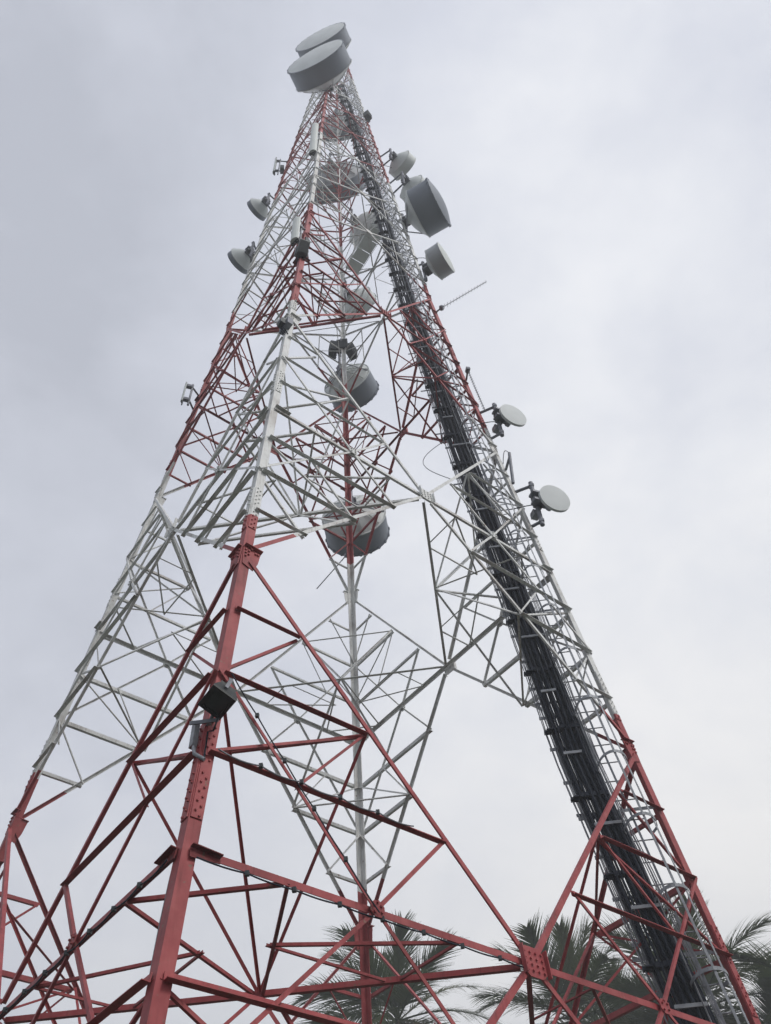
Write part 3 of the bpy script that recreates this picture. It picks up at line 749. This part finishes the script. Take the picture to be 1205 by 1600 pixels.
# walkway plate inside the upper lattice
pa, pb2 = at(549, 424, 'y', 1.9), at(590, 358, 'y', 0.4); pb2.z = pa.z
o = thing('walkway_plate', pa, 'pale flat walkway plate inside the white upper lattice', 'walkway')
d = (pb2-pa).normalized(); s = Vector((-d.y, d.x, 0))
b = MB()
for k in range(4):
    a = pa.lerp(pb2, k/4)+d*0.01; c = pa.lerp(pb2, (k+1)/4)-d*0.01
    b.strip(a-s*0.28, c-s*0.28, s, Vector((0, 0, 1)), 0.56, 0.008)
b.build('plate', PANEL, o)
for sg in (-1, 1):
    b = MB(); b.strip(pa+s*(sg*0.31)-d*0.5, pb2+s*(sg*0.31)+d*0.5, Vector((0, 0, 1)), s, 0.07, 0.008); b.build('side_angle', PAINT, o)

# ------------------------------------------------------------------ flood lamp, conduit and power cables on the front leg
def flood(P, az, el, w, h, label):
    P = Vector(P); f = Vector((math.cos(R(az))*math.cos(R(el)), math.sin(R(az))*math.cos(R(el)), math.sin(R(el))))
    s = Vector((-math.sin(R(az)), math.cos(R(az)), 0)); up = f.cross(s)
    if up.z < 0: up = -up
    o = thing('flood_lamp', P, label, 'flood lamp')
    b = MB()
    ft = [P+s*(a*w/2)+up*(c*h/2) for a, c in ((-1, -1), (1, -1), (1, 1), (-1, 1))]
    bk = [P-f*0.085+s*(a*w*0.42)+up*(c*h*0.36) for a, c in ((-1, -1), (1, -1), (1, 1), (-1, 1))]
    b.hexa(bk+ft)
    for k in range(7): b.box(P-f*0.10+s*(w*(-0.36+0.12*k)), f*0.03, s*0.005, up*(h*0.33))
    b.build('housing', LAMPD, o)
    b = MB(); t = 0.018
    for a, c, lw, lh in ((0, 1, w/2, t), (0, -1, w/2, t), (1, 0, t, h/2-2*t), (-1, 0, t, h/2-2*t)):
        b.box(P+f*0.012+s*(a*(w/2-t))+up*(c*(h/2-t)), f*0.011, s*lw, up*lh)
    b.build('frame', LAMPD, o)
    b = MB(); b.box(P+f*0.006, f*0.004, s*(w/2-2*t), up*(h/2-2*t)); b.build('glass', GLASS, o)
    b = MB()
    ub = P-f*0.17
    for sg in (-1, 1): b.strip(P-f*0.04+s*(sg*(w/2+0.004)), ub+s*(sg*(w/2+0.004)), up, s*sg, 0.035, 0.006)
    b.strip(ub-s*(w/2+0.01), ub+s*(w/2+0.01), up, f, 0.035, 0.006)
    b.build('yoke', DGALV, o)
    b = MB(); e = lp('N', P.z-0.10); b.tube([ub, e+Vector((0, 0.02, 0))], 0.02, 6)
    b.strip(e+Vector((-0.16, -0.03, 0)), e+Vector((0.12, -0.03, 0)), Vector((0, 0, 1)), Vector((0, -1, 0)), 0.04, 0.012)
    b.build('bracket', DGALV, o)
    return o
fl = flood(at(340, 1096, 'y', -5.52), 222, -70, 0.33, 0.26, 'black square flood lamp on the red front leg, pointing down')
lampP = at(339, 1096, 'y', -5.52)
def soft_cable(pts, r, name, label, cat, sag=0.02, clips=True, m=BLACK):
    pts = [Vector(p) for p in pts]; path = []
    for a, c in zip(pts[:-1], pts[1:]):
        for k in range(6):
            f = k/6; p = a.lerp(c, f); p.z -= sag*4*f*(1-f); path.append(p)
    path.append(pts[-1])
    o = thing(name, pts[0], label, cat)
    b = MB(); b.tube(path, r, 6); b.build('wire', m, o)
    if clips:
        for p in pts[1:-1]:
            b = MB(); b.box(p, Vector((0.018, 0, 0)), Vector((0, 0.018, 0)), Vector((0, 0, 0.02))); b.build('clip', DARK, o)
    return o
fNR = ('N', 'R'); nn = fnorm(fNR, 5.5)
def on(t, z, off=0.06): return fp(fNR, t, z)+nn*off
soft_cable([on(-0.97+0.97*k/8, LV[1]-0.075, 0.05+0.006*(k % 2)) for k in range(9)], 0.008, 'power_cable', 'black cable clipped under the lit red horizontal beam at the lower right', 'cable', 0.012)
zq = LV[1]+(LV[2]-LV[1])*0.5
soft_cable([on(-0.97+0.47*k/5, zq+(LV[1]-zq)*k/5-0.05, 0.09) for k in range(6)], 0.007, 'power_cable', 'black cable following the slanting red brace down to the round bolted plate', 'cable', 0.015)
z3 = LV[1]+(LV[2]-LV[1])*0.25
soft_cable([on(-0.97+0.60*k/5, z3-0.02, 0.10) for k in range(6)], 0.008, 'power_cable', 'thin pale wire hanging under the dark beam beside the bolted splice', 'cable', 0.03, True, GREYC)
dlw = (LEG['L']-LEG['N']).normalized()
fLN = ('L', 'N'); nl = fnorm(fLN, 5.5)
soft_cable([fp(fLN, 0.97-0.97*k/8, LV[1]-0.075)+nl*0.06 for k in range(9)], 0.008, 'power_cable', 'black cable clipped along the beam left of the front leg', 'cable', 0.03)
for k in range(2):
    b = MB(); pts = [lp('N', zz)+dlw*(0.16+0.05*k)+Vector((0.02*math.sin(zz*2+k), 0.12, 0)) for zz in [0.1+0.35*j for j in range(18)]]
    b.tube(pts, 0.006, 5); o = b.build('thin_wire', GREYC, None, pts[0])
    tag(o, 'thin loose wire hanging down behind the red front leg', 'wire', 'loose wires by the front leg')
# conduit box and loose tails below the lamp
zc = LV[1]+1.02
o = thing('junction_box', lp('N', zc+0.05), 'pale grey conduit box on the front leg just under the flood lamp', 'junction box')
c = lp('N', zc+0.22); dl = (LEG['L']-LEG['N']).normalized()
b = MB(); b.box(c+dl*0.10+nl*0.06, dl*0.035, nl*0.025, Vector((0, 0, 0.13))); b.build('case', GALV, o)
b = MB(); b.tube([c+dl*0.06+nl*0.07-Vector((0, 0, .15)), c+dl*0.02+nl*0.07-Vector((0, 0, .25)), c+nn*0.06-Vector((0, 0, .33))], 0.018, 8); b.build('conduit', GALV, o)
b = MB(); b.tube([lampP+Vector((0.0, 0.1, -0.1)), lampP+Vector((-0.02, 0.07, -0.28)), c+nn*0.05-Vector((0, 0, 0.02)), c+nn*0.05-Vector((0, 0, 0.3))], 0.009, 6); b.build('lamp_lead', BLACK, o)

# ------------------------------------------------------------------ coconut palms behind the tower
def frond_mesh(L, droop, seed, npair=60):
    rnd = random.Random(seed); b = MB()
    pts = []; p = Vector((0, 0, 0)); ang = 0.0; n = 22
    for k in range(n+1):
        pts.append(p.copy()); f = k/n
        ang = -droop*(f**1.5)
        p = p + Vector((math.cos(ang), 0.03*math.sin(3*f+seed), math.sin(ang)))*(L/n)
    b.tube(pts, [0.045*(1-0.85*k/n) for k in range(n+1)], 5)
    for k in range(npair*2):
        sgn = 1 if k % 2 else -1
        f = 0.16+0.84*(k//2+rnd.random()*0.5)/npair
        f = min(f, 0.995); i = min(int(f*n), n-1); o = pts[i].lerp(pts[i+1], f*n-i); t = (pts[i+1]-pts[i]).normalized()
        s = Vector((0, sgn, 0)); up = t.cross(Vector((0, 1, 0)));
        if up.z < 0: up = -up
        ll = L*0.26*(0.55+0.9*math.sin(math.pi*min(1, (f*0.92+0.04)))**0.8)*(0.85+0.3*rnd.random())*(1.0 if f < .9 else 0.8)
        d = (s*(0.85-0.35*f)+t*(0.55+0.5*f)+up*(0.28*(rnd.random()-0.1))).normalized()
        w = 0.030*(0.8+0.4*rnd.random()); ws = d.cross(up).normalized()
        q = o; dr = 0.08+0.26*rnd.random(); vs = []; m = 4
        for j in range(m+1):
            wd = w*(1.0 if j < 2 else 1.0-(j-1)/m*1.3) if j < m else 0.003
            vs += [q-ws*wd, q+ws*wd]
            d = (d-Vector((0, 0, 1))*dr*0.9).normalized() if j else d
            q = q+d*(ll/m)
        b.add(vs, [(2*j, 2*j+1, 2*j+3, 2*j+2) for j in range(m)])
    me = bpy.data.meshes.new('frond'); me.from_pydata([tuple(v) for v in b.v], [], b.f); me.update()
    return me
FR = []
for k, (L, dr) in enumerate(((4.8, 0.7), (5.0, 1.1), (4.6, 1.5), (4.9, 1.9), (4.2, 0.45))):
    me = frond_mesh(L, dr, 11+k); me.materials.append(LEAF); FR.append(me)
dry = FR[3].copy(); dry.materials.clear(); dry.materials.append(LEAFD)
def palm(P, label, seed, n=26, sc=1.0, az0=0.0, group='coconut palms behind the tower'):
    rnd = random.Random(seed); P = Vector(P)
    base = Vector((P.x+rnd.uniform(-1.5, 1.5), P.y+rnd.uniform(-1, 1), 0))
    o = thing('palm_tree', base, label, 'palm tree', group)
    b = MB(); m = 26; pts = []; rs = []
    for k in range(m+1):
        f = k/m; p = base.lerp(P, f); p += (P-base).cross(Vector((0, 0, 1)))*0.0; p.x += 0.5*math.sin(math.pi*f)*(1 if seed % 2 else -1)
        pts.append(p); rs.append((0.22-0.10*f+0.10*max(0, 1-f*9))*(1.04 if k % 2 else 0.97)*sc)
    b.tube(pts, rs, 12); b.build('trunk', TRUNK, o)
    for k in range(n):
        f = k/n; az = az0+k*2.39996+rnd.uniform(-.15, .15)
        el = R(82)-R(118)*f**0.85+rnd.uniform(-.08, .08)
        me = FR[4] if f < 0.15 else FR[0] if f < 0.35 else FR[1] if f < .6 else FR[2] if f < .85 else FR[3]
        if f > 0.95: me = dry
        fo = bpy.data.objects.new('frond', me); COL.objects.link(fo); fo.parent = o
        mt = Matrix.Translation(P-base) @ Matrix.Rotation(az, 4, 'Z') @ Matrix.Rotation(-el, 4, 'Y') @ Matrix.Rotation(rnd.uniform(-.5, .5), 4, 'X')
        s_ = sc*rnd.uniform(0.88, 1.08)
        fo.matrix_basis = mt @ Matrix.Scale(s_, 4)
    for k in range(9):
        b = MB(); a = k*0.7; c = P+Vector((0.33*math.cos(a), 0.33*math.sin(a), -0.35-0.12*(k % 3)))*1.0
        b.lathe(c-Vector((0, 0, .14)), (0.1*math.cos(a), 0.1*math.sin(a), 1), [(0, 0), (.03, .08), (.12, .125), (.2, .10), (.28, 0.02)], 10)
        b.build('coconut', LEAF, o)
    return o
def pp(x, y, D):
    d = pxray(x, y); return CAM + d*(D/math.hypot(d.x, d.y))
palm(pp(622, 1596, 36), 'coconut palm directly behind the rear leg of the tower', 3, 24, 0.86)
palm(pp(900, 1596, 38), 'dense coconut palm behind the red bolted plate at the lower right', 4, 27, 0.92)
palm(pp(1092, 1582, 35), 'coconut palm behind the foot of the cable ladder and right hand leg', 5, 25, 0.95)
palm(pp(1240, 1700, 36), 'coconut palm at the lower right corner, beyond the right hand leg', 8, 19, 0.82)
palm(pp(1384, 1632, 34), 'coconut palm mostly outside the right edge, only frond tips showing', 9, 17, 0.95)
palm(pp(985, 1665, 46), 'farther coconut palm filling the gap between two nearer palms', 12, 24)

# cables that leave the bundle for the antennas on the right hand leg
for k, (x, y, z0, w) in enumerate(((842, 789, 14.2, 0.4), (783, 660, 17.4, 0.35), (672, 405, 27.8, 0.5), (640, 330, 32.2, 0.6), (612, 262, 38.0, 0.5))):
    e = at(x, y, 'y', -0.25); a = cab(z0+EYE, 0.2, -0.15); path = []
    for q in range(15):
        f = q/14; p = a.lerp(e, f); p.z -= w*math.sin(math.pi*f)*(1-0.4*f); p.y -= 0.25*math.sin(math.pi*f); path.append(p)
    b = MB(); b.tube(path, 0.011, 6); o = b.build('branch_cable', BLACK, None, a)
    tag(o, ['black cable drooping from the bundle to the lower small open dish', 'black cable drooping from the bundle to the upper small open dish', 'black cable drooping from the bundle to the white faced drum dish', 'black cable drooping from the bundle to the dark grey drum dish', 'black cable drooping from the bundle to the highest dish on the right hand leg'][k], 'cable')
pts = [cab(17.0+EYE, -0.35, -0.05)+Vector((-0.55*math.sin(math.pi*q/14), -0.1, -1.5*q/14)) for q in range(15)]
b = MB(); b.tube(pts, 0.009, 6); o = b.build('slack_cable', GREYC, None, pts[0])
tag(o, 'thin slack cable bulging out in a loop left of the black cable bundle', 'cable')

# ------------------------------------------------------------------ humid air
hz = bpy.data.materials.new('haze'); hz.use_nodes = True; t = hz.node_tree; t.nodes.clear()
ho = t.nodes.new('ShaderNodeOutputMaterial'); pv = t.nodes.new('ShaderNodeVolumePrincipled')
pv.inputs['Color'].default_value = (0.95, 0.97, 1.0, 1); pv.inputs['Density'].default_value = 0.0044
t.links.new(pv.outputs[0], ho.inputs['Volume'])
b = MB(); X = 1600
b.box((0, 0, 38), Vector((X, 0, 0)), Vector((0, X, 0)), Vector((0, 0, 39)))
ho_ = b.build('haze', hz); ho_['kind'] = 'stuff'
